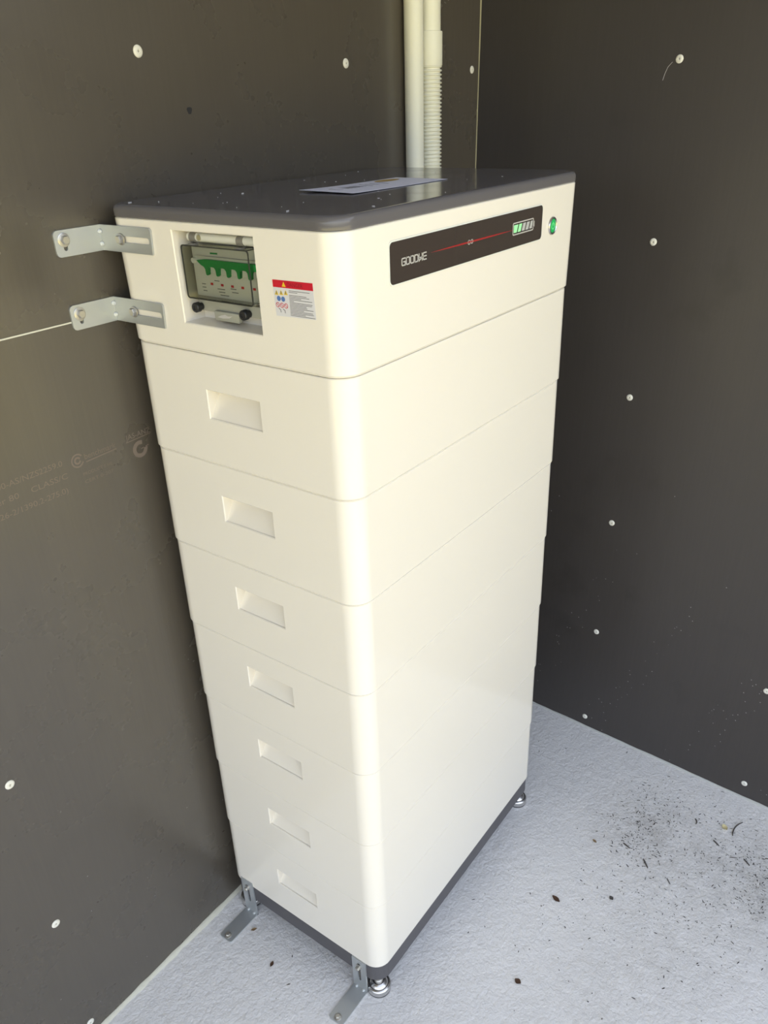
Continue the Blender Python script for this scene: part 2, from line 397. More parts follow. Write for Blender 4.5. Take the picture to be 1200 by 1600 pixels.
# faded stamp printed on the lower left board
def wl(x0, z0, tilt=0.0): return lambda u, v, d: Vector((x0+u, YW-0.0002-d, z0+v))
for s, x0, z0, size, wd in (("0000-AS/NZS2259.0", -0.2420, 1.0440, 0.0115, 0.109), ("per 80    CLASS/C", -0.2420, 1.0245, 0.0115, 0.112), ("226-2/1390.2-275.0)", -0.2420, 1.0045, 0.0115, 0.108),
                        ("benchmark", -0.0985, 1.0410, 0.0120, 0.052), ("PRODUCT 0 HE", -0.1060, 1.0185, 0.0070, 0.048), ("CERT 0-207", -0.1060, 1.0070, 0.0070, 0.048), ("JAS-ANZ", -0.0265, 1.0440, 0.0115, 0.044)):
    finish(text_bm(s, size, wl(x0, z0), 0.0001, width=wd), 'printed_text', M_STAMP, wall_left)
def arc(cx, cy, r, a0, a1, n=20): return [(cx+r*math.cos(math.radians(a0+(a1-a0)*k/n)), cy+r*math.sin(math.radians(a0+(a1-a0)*k/n))) for k in range(n+1)]
bm = bmesh.new(); T3 = wl(0, 0)
stroke(bm, arc(-0.1095, 1.0430, 0.0090, 40, 330), 0.0022, T3, 0.0001); stroke(bm, arc(-0.1095, 1.0430, 0.0042, 40, 330), 0.0026, T3, 0.0001); stroke(bm, [(-0.0960, 1.0370), (-0.0460, 1.0390)], 0.0016, T3, 0.0001)
finish(bm, 'printed_emblem', M_STAMP, wall_left)
bm = bmesh.new(); stroke(bm, arc(-0.006, 1.0245, 0.0100, 75, 350), 0.0062, T3, 0.0001); stroke(bm, [(-0.004, 1.0245), (0.010, 1.0265)], 0.0016, T3, 0.0001); stroke(bm, [(-0.027, 1.0410), (0.018, 1.0425)], 0.0012, T3, 0.0001)
finish(bm, 'printed_emblem', M_STAMP, wall_left)

# ------------------------------------------------------------------ the battery tower
W, D, RF = 0.600, 0.380, 0.030
S = [1.344, 1.187, 1.0325, 0.8775, 0.7235, 0.568, 0.411, 0.254, 0.0865]
GRIP = [1.140, 0.9853, 0.834, 0.684, 0.529, 0.3645, 0.200]
LAB = ["white battery module with a side grip recess, directly under the control unit", "second white battery module down from the control unit", "third white battery module below the control unit",
       "middle white battery module, fourth of the seven grip modules from the top", "white battery module fifth from the top, third from the floor", "white battery module second from the bottom of the stack", "lowest white battery module, resting on the charcoal plinth"]
def module_levels(z0, z1, ti=0.0016, bi=0.0, wx=0.0, dy=0.0):
    e = 0.0021
    return [(z0, bi+e, bi+e, W-bi-e, D-bi-e), (z0+e*1.4, bi, bi, W-bi, D-bi), (z1-0.0012, ti, ti, W-ti+wx, D-ti+dy), (z1, ti+0.0012, ti+0.0012, W-ti-0.0012+wx, D-ti-0.0012+dy)]
for k in range(7):
    z0, z1 = S[k+2], S[k+1]
    root = empty('battery_module', (0.3, 0.19, z0))
    bm = bmesh.new()
    prism(bm, module_levels(z0+0.0003, z1-0.0003), RF, 8, dict(lev=1, rect=(0.1418, 0.2392, GRIP[k]-0.0415, GRIP[k]), type='grip', depth=0.026))
    body = finish(bm, 'body', M_WHITE, wn=True); reparent(root, body)
    tag(root, LAB[k], 'battery module', 'stacked battery modules')

ctl = empty('control_unit', (0.3, 0.19, S[1]))
tag(ctl, 'white control unit with breaker window and black display, topmost of the tower', 'control unit')
bm = bmesh.new()
prism(bm, module_levels(S[1]+0.0008, S[0], ti=0.0, bi=0.0, wx=0.004, dy=0.003), RF, 8, dict(lev=1, rect=(0.1222, 0.2595, 1.2235, 1.3350), type='box', depth=0.033))
reparent(ctl, finish(bm, 'body', M_WHITE, wn=True))
bm = bmesh.new(); X1, Y1 = W+0.0045, D+0.0035; lv = []
for z, i in ((S[0]+0.0004, 0.0012), (S[0]+0.0014, 0.0), (S[0]+0.0085, 0.0), (S[0]+0.0115, 0.0008), (S[0]+0.0138, 0.0025), (S[0]+0.0150, 0.0050), (S[0]+0.0154, 0.0080)):
    lv.append((z, -0.0008+i, -0.0008+i, X1-i, Y1-i))
prism(bm, lv, 0.031, 8)
lid = finish(bm, 'lid', M_LID, wn=True); tag(lid, 'charcoal lid with rounded edges'); reparent(ctl, lid)
LIDZ = S[0]+0.0154

# --- display panel on the front (y = 0)
def fy(u, v, d): return Vector((u, -0.0002-d, v))
bm = bmesh.new(); plate(bm, rrect(0.0868, 1.2753, 0.4715, 1.3245, 0.0065), [], 0.0008, fy); bez = finish(bm, 'display_bezel', M_BEZEL); reparent(ctl, bez)
bm = bmesh.new(); plate(bm, rrect(0.0882, 1.2766, 0.4700, 1.3228, 0.0058), [], 0.0012, fy); disp = finish(bm, 'display_panel', M_PANEL); tag(disp, 'long black glossy display strip'); reparent(ctl, disp)
def sub(o): reparent(ctl, o); o.location = (0, 0, 0); o.parent = disp; o.matrix_parent_inverse = Matrix.Identity(4); o.location = -Vector((0, 0, 0)); return o
def under(part, *objs):
    # part already sits under a thing; authored coordinates coincide with the part's own
    for o in objs: o.parent = part; o.location = (0, 0, 0)
PD = 0.0012
bm = bmesh.new(); lw, lh, gp = 0.0066, 0.0076, 0.0022; x = 0.1112; z = 1.2950; t = 0.0014
H, B = lh, lw
letters = {'G': [[(B, H), (0.001, H), (0, H-0.001), (0, 0.001), (0.001, 0), (B, 0), (B, H*0.5), (B*0.5, H*0.5)]],
           'O': [[(0.001, H), (B-0.001, H), (B, H-0.001), (B, 0.001), (B-0.001, 0), (0.001, 0), (0, 0.001), (0, H-0.001), (0.001, H)]],
           'D': [[(0, 0), (0, H), (B-0.0015, H), (B, H-0.0015), (B, 0.0015), (B-0.0015, 0), (0, 0)]],
           'W': [[(0, H), (0, 0), (B, H*0.45)], [(0, H*0.45), (B, H*0.45)], [(B, H), (B, 0)]],
           'E': [[(B, H), (0.001, H), (0, H-0.001), (0, 0.001), (0.001, 0), (B, 0)], [(0, H*0.5), (B, H*0.5)]]}
for ch in 'GOODWE':
    for pl in letters[ch]: stroke(bm, [(x+a, z+c) for a, c in pl], t, fy, 0.0003, PD)
    x += lw+gp
under(disp, finish(bm, 'lettering', M_LETTER))
bm = bmesh.new()                                    # red streak, fine at both ends
N = 24; pts = [(0.172+(0.382-0.172)*k/N, 1.3005+(1.2997-1.3005)*k/N, 0.0010*math.sin(math.pi*k/N)**0.8+0.00005) for k in range(N+1)]
up_ = [bm.verts.new(fy(u, v+h_, PD+0.0002)) for u, v, h_ in pts]; dn = [bm.verts.new(fy(u, v-h_, PD+0.0002)) for u, v, h_ in pts]
for k in range(N): bm.faces.new((up_[k], up_[k+1], dn[k+1], dn[k]))
under(disp, finish(bm, 'red_light_line', M_REDPRINT))
bm = bmesh.new(); stroke(bm, arc(0.2615, 1.3000, 0.0026, 40, 340, 12), 0.0008, fy, 0.0003, PD); stroke(bm, arc(0.2685, 1.3002, 0.0024, 200, 520, 12), 0.0008, fy, 0.0003, PD)
under(disp, finish(bm, 'swirl_emblem', M_LETTER))
bm = bmesh.new(); stroke(bm, rrect(0.3800, 1.2930, 0.4415, 1.3080, 0.0020, 3), 0.0016, fy, 0.0003, PD, closed=True)
stroke(bm, [(0.4415, 1.3040), (0.4440, 1.3035), (0.4440, 1.2975), (0.4415, 1.2970)], 0.0018, fy, 0.0003, PD)
under(disp, finish(bm, 'charge_gauge_frame', M_LETTER))
for k in range(5):
    u0 = 0.3826+k*0.0117; sl = 0.0042
    q = [(u0, 1.2955), (u0+0.0082, 1.2955), (u0+0.0082+(sl if k < 4 else 0.0015), 1.3055), (u0+sl*(0 if k == 0 else 1), 1.3055)]
    bm = bmesh.new(); plate(bm, q, [], 0.0003, lambda u, v, d: fy(u, v, d+PD)); under(disp, finish(bm, 'charge_cell', M_LEDG if k < 2 else M_CELL))
# power button
bm = bmesh.new(); lathe(bm, [(0.0128, 0.0), (0.0128, 0.0012), (0.0120, 0.0026), (0.0108, 0.0030), (0.0098, 0.0022), (0.0096, 0.0), (0.0128, 0.0)], (0.5068, -0.0002, 1.2902), 'Y', 32, -1)
ring = finish(bm, 'power_button', M_STEEL); tag(ring, 'chrome ringed button glowing green'); reparent(ctl, ring)
bm = bmesh.new(); lathe(bm, [(0.0097, 0.0), (0.0096, 0.0012), (0.006, 0.0018), (0.0, 0.0020)], (0.5068, -0.0002, 1.2902), 'Y', 32, -1); under(ring, finish(bm, 'button_lens', M_BTNG))
bm = bmesh.new(); stroke(bm, arc(0.5068, 1.2898, 0.0042, 120, 420, 16), 0.0010, fy, 0.0004, 0.0018); stroke(bm, [(0.5068, 1.2905), (0.5068, 1.2950)], 0.0010, fy, 0.0004, 0.0018); under(ring, finish(bm, 'power_symbol', M_BTNS))

# --- breaker compartment in the side (x = 0), seen through a smoked hinged cover
def fx(d0): return lambda u, v, d: Vector((d0-d, u, v))      # u = y, v = z, d towards the viewer
bm = bmesh.new(); box(bm, (0.0215, 0.128, 1.2545), (0.0335, 0.2515, 1.3165), 0.0008)
box(bm, (0.0170, 0.130, 1.2845), (0.0220, 0.2440, 1.3040), 0.0008)
brk = finish(bm, 'breaker', M_BRK); tag(brk, 'white circuit breaker body'); reparent(ctl, brk)
ga = [(0.2390, 1.2985), (0.2345, 1.2985)]
top = [(0.2365, 1.2992), (0.2210, 1.3012), (0.1300, 1.3010)]
lower = [(0.1300, 1.2840)]
for k in range(5):
    yc = 0.1484+k*0.0180                            # finger slots between the teeth
    lower += [(yc-0.0060, 1.2845), (yc-0.0060, 1.2860)] if False else []
teeth = [0.1484, 0.1664, 0.1846, 0.2026, 0.2204]
prev = None; lower = [(0.1300, 1.2930)]
for yt in teeth:
    lower += [(yt-0.0075, 1.2930), (yt-0.0042, 1.2915), (yt-0.0030, 1.2840), (yt-0.0006, 1.2825), (yt+0.0014, 1.2835), (yt+0.0022, 1.2900), (yt+0.0045, 1.2925)]
lower += [(0.2300, 1.2945)]
bm = bmesh.new(); plate(bm, list(reversed(top))+[] if False else lower+top, [], 0.0035, fx(0.0172)); under(brk, finish(bm, 'toggle_bar', M_GREEN))
bm = bmesh.new(); lathe(bm, [(0.0036, 0), (0.0036, 0.003), (0.003, 0.004), (0, 0.004)], (0.0172, 0.2425, 1.2985), 'X', 16, -1); under(brk, finish(bm, 'toggle_pivot', M_BRK))
for yt in (0.1501, 0.1692, 0.1866, 0.2043, 0.2224):
    bm = bmesh.new(); box(bm, (0.0208, yt-0.0021, 1.2697), (0.0218, yt+0.0021, 1.2725), 0.0003); under(brk, finish(bm, 'indicator_window', M_RED))
bm = bmesh.new(); TB = fx(0.0214)
for (u0, v0, wd) in ((0.2400, 1.2700, 0.006), (0.2400, 1.2660, 0.006), (0.2390, 1.2620, 0.006), (0.2130, 1.2660, 0.012), (0.2110, 1.2625, 0.010), (0.2090, 1.2590, 0.014), (0.1900, 1.2680, 0.009), (0.1880, 1.2640, 0.010), (0.2170, 1.2755, 0.008)):
    stroke(bm, [(u0, v0), (u0-wd, v0)], 0.0009, TB, 0.0001)
under(brk, finish(bm, 'printed_marking', M_INK))
bm = bmesh.new(); stroke(bm, [(0.2180, 1.3072), (0.2070, 1.3074)], 0.0020, TB, 0.0001); under(brk, finish(bm, 'maker_mark', M_GREEN))
# cover: five thin walls and a flange with thumb screws and a latch tab
cy0, cy1, cz0, cz1, cx = 0.1395, 0.2530, 1.2545, 1.3172, 0.0060
bm = bmesh.new()
plate(bm, rrect(cy0, cz0, cy1, cz1, 0.004, 4), [], 0.0012, fx(cx+0.0012))
pin = rrect(cy0+0.0012, cz0+0.0012, cy1-0.0012, cz1-0.0012, 0.003, 4)
plate(bm, rrect(cy0, cz0, cy1, cz1, 0.004, 4), [pin], 0.0200, fx(cx+0.0212))
cover = finish(bm, 'breaker_cover', M_SMOKE); tag(cover, 'smoked clear hinged cover'); reparent(ctl, cover)
bm = bmesh.new(); plate(bm, rrect(cy0-0.0004, cz0-0.0004, cy1+0.0004, cz1+0.0004, 0.0042, 4), [rrect(cy0+0.0009, cz0+0.0009, cy1-0.0009, cz1-0.0009, 0.0035, 4)], 0.0012, fx(cx+0.0013)); under(cover, finish(bm, 'cover_rim', M_EDGE))
bm = bmesh.new(); box(bm, (0.0215, 0.128, 1.2365), (0.0245, 0.2520, 1.2505), 0.0008); under(cover, finish(bm, 'cover_flange', M_SMOKEG))
bm = bmesh.new(); box(bm, (0.0165, 0.1772, 1.2280), (0.0235, 0.2205, 1.2398), 0.0014); tab = finish(bm, 'latch_tab', M_SMOKEG); under(cover, tab)
bm = bmesh.new(); TT = fx(0.0166)
plate(bm, [(0.2150, 1.2325), (0.2050, 1.2318), (0.1940, 1.2330), (0.1880, 1.2362), (0.1960, 1.2352), (0.2010, 1.2368), (0.2080, 1.2352)], [], 0.0003, TT); under(cover, finish(bm, 'latch_scratch', M_CRUMB))  # white scratch on the latch tab, added as a thin plate
for yk, zk in ((0.2472, 1.2418), (0.1634, 1.2412)):
    bm = bmesh.new(); lathe(bm, [(0.0045, 0.0), (0.0045, 0.0055), (0.0062, 0.0058), (0.0062, 0.0118), (0.0054, 0.0128), (0.0030, 0.0130), (0.0026, 0.0118), (0, 0.0117)], (0.0222, yk, zk), 'X', 20, -1)
    under(cover, finish(bm, 'thumb_screw', M_BLACK))
bm = bmesh.new(); tube(bm, [(0.0170, 0.1290, 1.3255), (0.0170, 0.2465, 1.3255)], 0.0052, 16); box(bm, (0.0170, 0.1300, 1.3205), (0.0335, 0.2465, 1.3310), 0.001); hb = finish(bm, 'hinge_bar', M_BRK); reparent(ctl, hb)
for yk in (0.2365, 0.1565):
    bm = bmesh.new(); tube(bm, [(0.0165, yk-0.0048, 1.3252), (0.0165, yk+0.0048, 1.3252)], 0.0062, 16); box(bm, (0.0080, yk-0.0048, 1.3160), (0.0165, yk+0.0048, 1.3190), 0.0006); under(hb, finish(bm, 'hinge_clip', M_HINGE))
bm = bmesh.new(); lathe(bm, [(0.0034, 0), (0.0034, 0.0008), (0, 0.0009)], (0.0119, 0.2245, 1.3258), 'X', 14, -1); under(hb, finish(bm, 'hinge_screw', M_BRASS))

# --- warning label
def sx(u, v, d): return Vector((-0.0001-d, u, v))
bm = bmesh.new(); plate(bm, [(0.0970, 1.2508), (0.0372, 1.2522), (0.0388, 1.2912), (0.0982, 1.2905)], [], 0.0002, sx); stk = finish(bm, 'warning_label', M_STK); tag(stk, 'white hazard sticker with a red header'); reparent(ctl, stk)
bm = bmesh.new(); plate(bm, [(0.0980, 1.2826), (0.0386, 1.2832), (0.0388, 1.2913), (0.0982, 1.2906)], [], 0.00035, sx); under(stk, finish(bm, 'header_band', M_STKR))
def tri(u, v, s): return [(u+s, v-s*0.85), (u-s, v-s*0.85), (u, v+s*0.95)]
for u, v, s, mm, d in ((0.0816, 1.2865, 0.0030, M_YEL, 0.0004), (0.0935, 1.2768, 0.0030, M_YEL, 0.0003), (0.0866, 1.2773, 0.0030, M_YEL, 0.0003), (0.0796, 1.2778, 0.0030, M_YEL, 0.0003)):
    bm = bmesh.new(); plate(bm, tri(u, v, s), [], d, sx); t_ = finish(bm, 'warning_triangle', mm); under(stk, t_)
bm = bmesh.new()
for u, v in ((0.0935, 1.2766), (0.0866, 1.2771), (0.0796, 1.2776)): stroke(bm, [(u, v+0.0012), (u, v-0.0012)], 0.0010, sx, 0.0002, 0.0003)
for (u, v) in ((0.0905, 1.2575), (0.0840, 1.2572)): stroke(bm, [(u+0.0014, v+0.002), (u-0.001, v+0.0005), (u-0.0012, v-0.002)], 0.0008, sx, 0.0001, 0.0002)
under(stk, finish(bm, 'pictogram', M_INK))
for u, v in ((0.0908, 1.2705), (0.0843, 1.2703)):
    bm = bmesh.new(); plate(bm, arc(u, v, 0.0029, 0, 342, 19), [], 0.0003, sx); under(stk, finish(bm, 'mandatory_sign', M_BLUE))
for u, v in ((0.0933, 1.2633), (0.0869, 1.2632), (0.0807, 1.2631)):
    bm = bmesh.new(); stroke(bm, arc(u, v, 0.0025, 0, 340, 17), 0.0008, sx, 0.0001, 0.0002, closed=True); stroke(bm, [(u+0.0017, v+0.0017), (u-0.0017, v-0.0017)], 0.0008, sx, 0.0001, 0.0002); under(stk, finish(bm, 'prohibition_sign', M_REDI))
finish_txt = text_bm('DANGER', 0.0062, lambda u, v, d: sx(0.0768-u, 1.2848+v, d), 0.0005, width=0.0230); under(stk, finish(finish_txt, 'header_lettering', M_INKR))
bm = bmesh.new()
for i, ln in enumerate((30, 12, 0, 25, 29, 17, 33, 6, 33, 32, 24, 25, 34, 20, 33, 34, 22, 36)):
    v = 1.2803-i*0.00158
    if ln: stroke(bm, [(0.0745, v), (0.0745-ln*0.001, v)], 0.0006, sx, 0.0001, 0.0002)
under(stk, finish(bm, 'text_lines', M_INK))

# ------------------------------------------------------------------ plinth with levelling feet
base = empty('plinth', (0.3, 0.19, 0.0)); tag(base, 'charcoal steel plinth on chrome levelling feet under the battery stack', 'plinth')
bm = bmesh.new(); i = 0.002
prism(bm, [(0.0460, i+0.001, i+0.001, W-i-0.001, D-i-0.001), (0.0470, i, i, W-i, D-i), (S[8]-0.0004, i, i, W-i, D-i)], RF, 8); reparent(base, finish(bm, 'frame', M_PLINTH, wn=True))
for fx_, fy_ in ((0.022, 0.022), (0.576, 0.022), (0.022, 0.356), (0.576, 0.356)):
    bm = bmesh.new(); lathe(bm, [(0.0, 0.0028), (0.0225, 0.0028), (0.0228, 0.0050), (0.0228, 0.0130), (0.0218, 0.0152), (0.0185, 0.0170), (0.0172, 0.0168), (0.0160, 0.0195), (0.0110, 0.0225), (0.0095, 0.0230), (0, 0.0230)], (fx_, fy_, 0), seg=32)
    ft = finish(bm, 'levelling_foot', M_STEEL, sharp=40); reparent(base, ft)
    bm = bmesh.new(); lathe(bm, [(0.0072, 0.022), (0.0085, 0.0235), (0.0085, 0.0270), (0.0072, 0.0285), (0.0062, 0.0290), (0.0062, 0.0330), (0.0072, 0.0335), (0.0062, 0.0342), (0.0072, 0.0352), (0.0062, 0.0362), (0.0072, 0.0372), (0.0072, 0.0462)], (fx_, fy_, 0), seg=20); under(ft, finish(bm, 'stem', M_STEELM, sharp=50))
    bm = bmesh.new(); lathe(bm, [(0, 0.0), (0.0222, 0.0), (0.0226, 0.0028), (0, 0.0029)], (fx_, fy_, 0), seg=32); under(ft, finish(bm, 'rubber_pad', M_RUBBER))

# ------------------------------------------------------------------ brackets
def hexbolt(centre, axis, sign, r=0.0058, h=0.0045, name='bolt'):
    bm = bmesh.new(); lathe(bm, [(0, 0), (r, 0), (r, h*0.8), (r*0.86, h), (0, h)], centre, axis, 6, sign); return finish(bm, name, M_STEELM, sharp=20)
def washer(centre, axis, sign, r=0.0088):
    bm = bmesh.new(); lathe(bm, [(0.003, 0), (r, 0), (r, 0.0010), (r*0.9, 0.0014), (0.003, 0.0014)], centre, axis, 24, sign); return finish(bm, 'washer', M_STEELM)
def wall_bracket(z0, label):
    z1 = z0+0.0315; zc = (z0+z1)/2; t = 0.0025
    root = empty('wall_bracket', (0.0, YW, zc)); tag(root, label, 'bracket', 'angle brackets tying the tower to the wall')
    bm = bmesh.new(); L0 = -0.0715
    # wall flange, rounded free end
    out = [(0.0, z0), (0.0, z1)]+[(L0+0.006-0.006*math.sin(a), z1-0.006+0.006*math.cos(a)) for a in [k*math.pi/12 for k in range(7)]]+[(L0+0.006-0.006*math.cos(a), z0+0.006-0.006*math.sin(a)) for a in [k*math.pi/12 for k in range(7)]]
    plate(bm, out, [slot(-0.0575, zc+0.001, 0.020, 0.0058, True, 6)], t, lambda u, v, d: Vector((u, YW-0.0002-d, v)))
    ye = 0.2945; yb = YW-0.0002
    out = [(yb, z0), (yb, z1)]+[(ye+0.004-0.004*math.sin(a), z1-0.004+0.004*math.cos(a)) for a in [k*math.pi/8 for k in range(5)]]+[(ye+0.002, z0), ]
    plate(bm, out, [slot(0.3300, zc, 0.062, 0.0080, False, 6)], t, lambda u, v, d: Vector((-0.0004-d, u, v)))
    reparent(root, finish(bm, 'plate', M_ZINC))
    for dz in (-0.0075, 0.0075):
        bm = bmesh.new(); lathe(bm, [(0.0032, 0), (0.0028, 0.0012), (0.0015, 0.0020), (0, 0.0022)], (-0.0032, YW-0.0030, zc+dz), 'X', 10, -1); lathe(bm, [(0.0032, 0), (0.0028, 0.0012), (0.0015, 0.0018), (0, 0.0020)], (-0.0045, YW-0.0028, zc+dz), 'Y', 10, -1)
        reparent(root, finish(bm, 'gusset_dimple', M_ZINCW))
    wz = zc+0.0042
    b1 = washer((-0.0585, YW-0.0002-t, wz), 'Y', -1, 0.0085); b2 = hexbolt((-0.0585, YW-0.0012-t, wz), 'Y', -1, 0.0055, 0.005, 'wall_screw'); reparent(root, b2); under(b2, b1)
    b3 = washer((-0.0004-t, 0.3540, zc), 'X', -1, 0.0072); b4 = hexbolt((-0.0014-t, 0.3540, zc), 'X', -1, 0.0052, 0.0048); reparent(root, b4); under(b4, b3)
    return root
wall_bracket(1.3030, 'upper zinc angle bracket joining the control unit to the left wall')
wall_bracket(1.2125, 'lower zinc angle bracket beside the white joint line of the left wall')
def floor_bracket(y0, ztop, label):
    y1 = y0+0.0315; yc = (y0+y1)/2; t = 0.0028
    root = empty('floor_bracket', (-0.03, yc, 0.0)); tag(root, label, 'bracket', 'angle brackets fixing the tower to the floor')
    bm = bmesh.new()
    plate(bm, [(y0, 0.0004), (y1, 0.0004), (y1, ztop), (y0, ztop)], [slot(yc, ztop*0.60, 0.050, 0.0072, True, 6)], t, lambda u, v, d: Vector((0.0016-d, u, v)))
    L0 = -0.0775; r = 0.005
    out = [(0.0016, y0), (0.0016, y1)]+[(L0+r-r*math.sin(a), y1-r+r*math.cos(a)) for a in [k*math.pi/8 for k in range(5)]]+[(L0+r-r*math.cos(a), y0+r-r*math.sin(a)) for a in [k*math.pi/8 for k in range(5)]]
    plate(bm, out, [], t, lambda u, v, d: Vector((u, v, 0.0004+d)))
    reparent(root, finish(bm, 'plate', M_ZINC))
    for dy in (-0.0080, 0.0080):
        bm = bmesh.new(); lathe(bm, [(0.0030, -0.001), (0.0028, 0.0014), (0.0015, 0.0024), (0, 0.0026)], (-0.0022, yc+dy, 0.0034), 'Z', 10); reparent(root, finish(bm, 'gusset_dimple', M_ZINCW))
    a = washer((-0.0690, yc, 0.0032), 'Z', 1, 0.0070); s_ = hexbolt((-0.0690, yc, 0.0044), 'Z', 1, 0.0046, 0.0042, 'floor_screw'); reparent(root, s_); under(s_, a)
    a = washer((0.0016-t, yc, ztop*0.78), 'X', -1, 0.0062); s_ = hexbolt((0.0016-t-0.001, yc, ztop*0.78), 'X', -1, 0.0046, 0.0060); reparent(root, s_); under(s_, a)
floor_bracket(0.0330, 0.0872, 'zinc floor bracket at the near corner beside the front chrome foot')
floor_bracket(0.3190, 0.0990, 'zinc floor bracket at the rear corner next to the left wall')

# ------------------------------------------------------------------ conduits in the corner
cond = empty('conduit', (0.702, 0.379, 0)); tag(cond, 'smooth pale plastic conduit on the left wall, left of the ribbed one', 'conduit')
bm = bmesh.new(); tube(bm, [(0.702, 0.379, 0.0), (0.702, 0.379, TOP)], 0.0170, 24); reparent(cond, finish(bm, 'pipe', M_PVC))
flex = empty('ribbed_conduit', (0.746, 0.3735, 0)); tag(flex, 'pale ribbed flexible conduit joined to a smooth pipe near the wall corner', 'conduit')
bm = bmesh.new(); tube(bm, [(0.746, 0.3735, 1.560), (0.746, 0.3735, TOP)], 0.0192, 24); reparent(flex, finish(bm, 'pipe', M_PVC))
bm = bmesh.new(); lathe(bm, [(0.0196, 1.5150), (0.0224, 1.5152), (0.0226, 1.5165), (0.0226, 1.5655), (0.0222, 1.5675), (0.0192, 1.5680)], (0.746, 0.3735, 0), seg=28); reparent(flex, finish(bm, 'coupler', M_PVC))
bm = bmesh.new(); prof = []; z = 0.0; pit = 0.0064
while z < 1.520:
    prof += [(0.0184, z), (0.0186, z+0.0012), (0.0212, z+0.0020), (0.0218, z+0.0032), (0.0212, z+0.0046), (0.0186, z+0.0054)]; z += pit
lathe(bm, prof, (0.746, 0.3735, 0), seg=24); reparent(flex, finish(bm, 'ribbed_hose', M_PVC, sharp=50))

# ------------------------------------------------------------------ note on the lid
note = empty('paper_note', (0.28, 0.17, LIDZ)); tag(note, 'white paper slip with handwriting lying on the charcoal lid', 'paper')
def note_z(u, v): return LIDZ+0.0006+0.0022*max(0, (0.30-u)/0.12)**2*(0.4+0.6*max(0, (v-0.125)/0.1))
def NP(u, v):
    x = 0.187+0.215*u+0.004*v; y = 0.125+0.094*v-0.006*u; return Vector((x, y, note_z(x, y)))
bm = bmesh.new(); nu, nv = 16, 8
gr = [[[bm.verts.new(NP(i/nu, j/nv)+Vector((0, 0, dz))) for j in range(nv+1)] for i in range(nu+1)] for dz in (0, 0.0003)]
for s in (0, 1):
    for i_ in range(nu):
        for j in range(nv): bm.faces.new((gr[s][i_][j], gr[s][i_+1][j], gr[s][i_+1][j+1], gr[s][i_][j+1]))
rim = [(i_, 0) for i_ in range(nu)]+[(nu, j) for j in range(nv)]+[(i_, nv) for i_ in range(nu, 0, -1)]+[(0, j) for j in range(nv, 0, -1)]
for a, c in zip(rim, rim[1:]+rim[:1]): bm.faces.new((gr[0][a[0]][a[1]], gr[0][c[0]][c[1]], gr[1][c[0]][c[1]], gr[1][a[0]][a[1]]))
reparent(note, finish(bm, 'sheet', M_PAPER))
bm = bmesh.new()
T4 = lambda u, v, d: NP(u, v)+Vector((0, 0, 0.00035+d))
def ink(pts, wd=0.010): stroke(bm, pts, wd, T4, 0.0001)
ink([(0.17, 0.72), (0.13, 0.70), (0.12, 0.55), (0.16, 0.50)])
for k in range(5): ink([(0.22+k*0.035, 0.50), (0.235+k*0.035, 0.72), (0.25+k*0.035, 0.50)])
ink([(0.43, 0.45), (0.47, 0.78)]); ink([(0.50, 0.72), (0.53, 0.50), (0.55, 0.72)]); ink([(0.60, 0.46), (0.65, 0.80)])
reparent(note, finish(bm, 'handwriting', M_INK))
bm = bmesh.new(); bm.faces.new([bm.verts.new(NP(0.78+0.12*math.cos(a), 0.80+0.13*math.sin(a))+Vector((0, 0, 0.0005))) for a in [k*math.pi/12 for k in range(24)]]); reparent(note, finish(bm, 'tan_mark', M_TAN))

# ------------------------------------------------------------------ litter
def flake(bm, x, y, z, L, wd, a, h):
    ca, sa = math.cos(a), math.sin(a); q = []
    for u, v in ((-L/2, 0), (-L/6, wd/2), (L/2, wd/5), (L/2, -wd/5), (0, -wd/2)):
        q.append((x+u*ca-v*sa, y+u*sa+v*ca))
    lo = [bm.verts.new((*c, z)) for c in q]; hi = [bm.verts.new((*c, z+h*random.uniform(0.6, 1.2))) for c in q]
    bm.faces.new(hi)
    for k in range(5): bm.faces.new((lo[k], lo[(k+1) % 5], hi[(k+1) % 5], hi[k]))
bm = bmesh.new()
def clear(x, y):
    if -0.01 < x < 0.61 and -0.02 < y < 0.40: return False
    return x < xr(y, 0)-0.012 and y < YW-0.012
clusters = ((0.67, -0.255, 0.075, 0.035, 230), (0.66, -0.52, 0.08, 0.06, 330), (0.60, -0.38, 0.13, 0.10, 260), (0.45, -0.36, 0.10, 0.09, 90), (0.73, -0.36, 0.07, 0.08, 120), (0.30, -0.30, 0.20, 0.15, 60), (-0.05, 0.22, 0.10, 0.10, 9), (0.75, -0.05, 0.07, 0.12, 22))
for cx, cy, sx_, sy_, n in clusters:
    for _ in range(n):
        x, y = random.gauss(cx, sx_), random.gauss(cy, sy_)
        if not clear(x, y): continue
        L = random.choice((0.0013, 0.0018, 0.0022, 0.003, 0.0045, 0.007)) * random.uniform(0.8, 1.3)
        flake(bm, x, y, 0.0, L, min(L, random.uniform(0.0011, 0.0021)), random.uniform(0, math.pi), 0.0006)
tag(finish(bm, 'leaf_litter', M_LITTER), 'fine dark leaf litter scattered over the pale grey floor', 'litter', kind='stuff')
bm = bmesh.new()
for _ in range(24): flake(bm, random.uniform(0.02, 0.58), random.uniform(0.02, 0.36), LIDZ, random.uniform(0.0008, 0.0028), 0.0009, random.uniform(0, 3.1), 0.0005)
for x, y in ((0.0182, 0.3511), (0.0366, 0.3177), (0.1503, 0.2836), (0.020, 0.085), (0.0894, 0.020)): flake(bm, x, y, LIDZ, 0.005, 0.0016, random.uniform(0, 3), 0.001)
tag(finish(bm, 'lid_dust', M_CRUMB), 'tiny pale crumbs sprinkled on the charcoal lid', 'crumbs', kind='stuff')
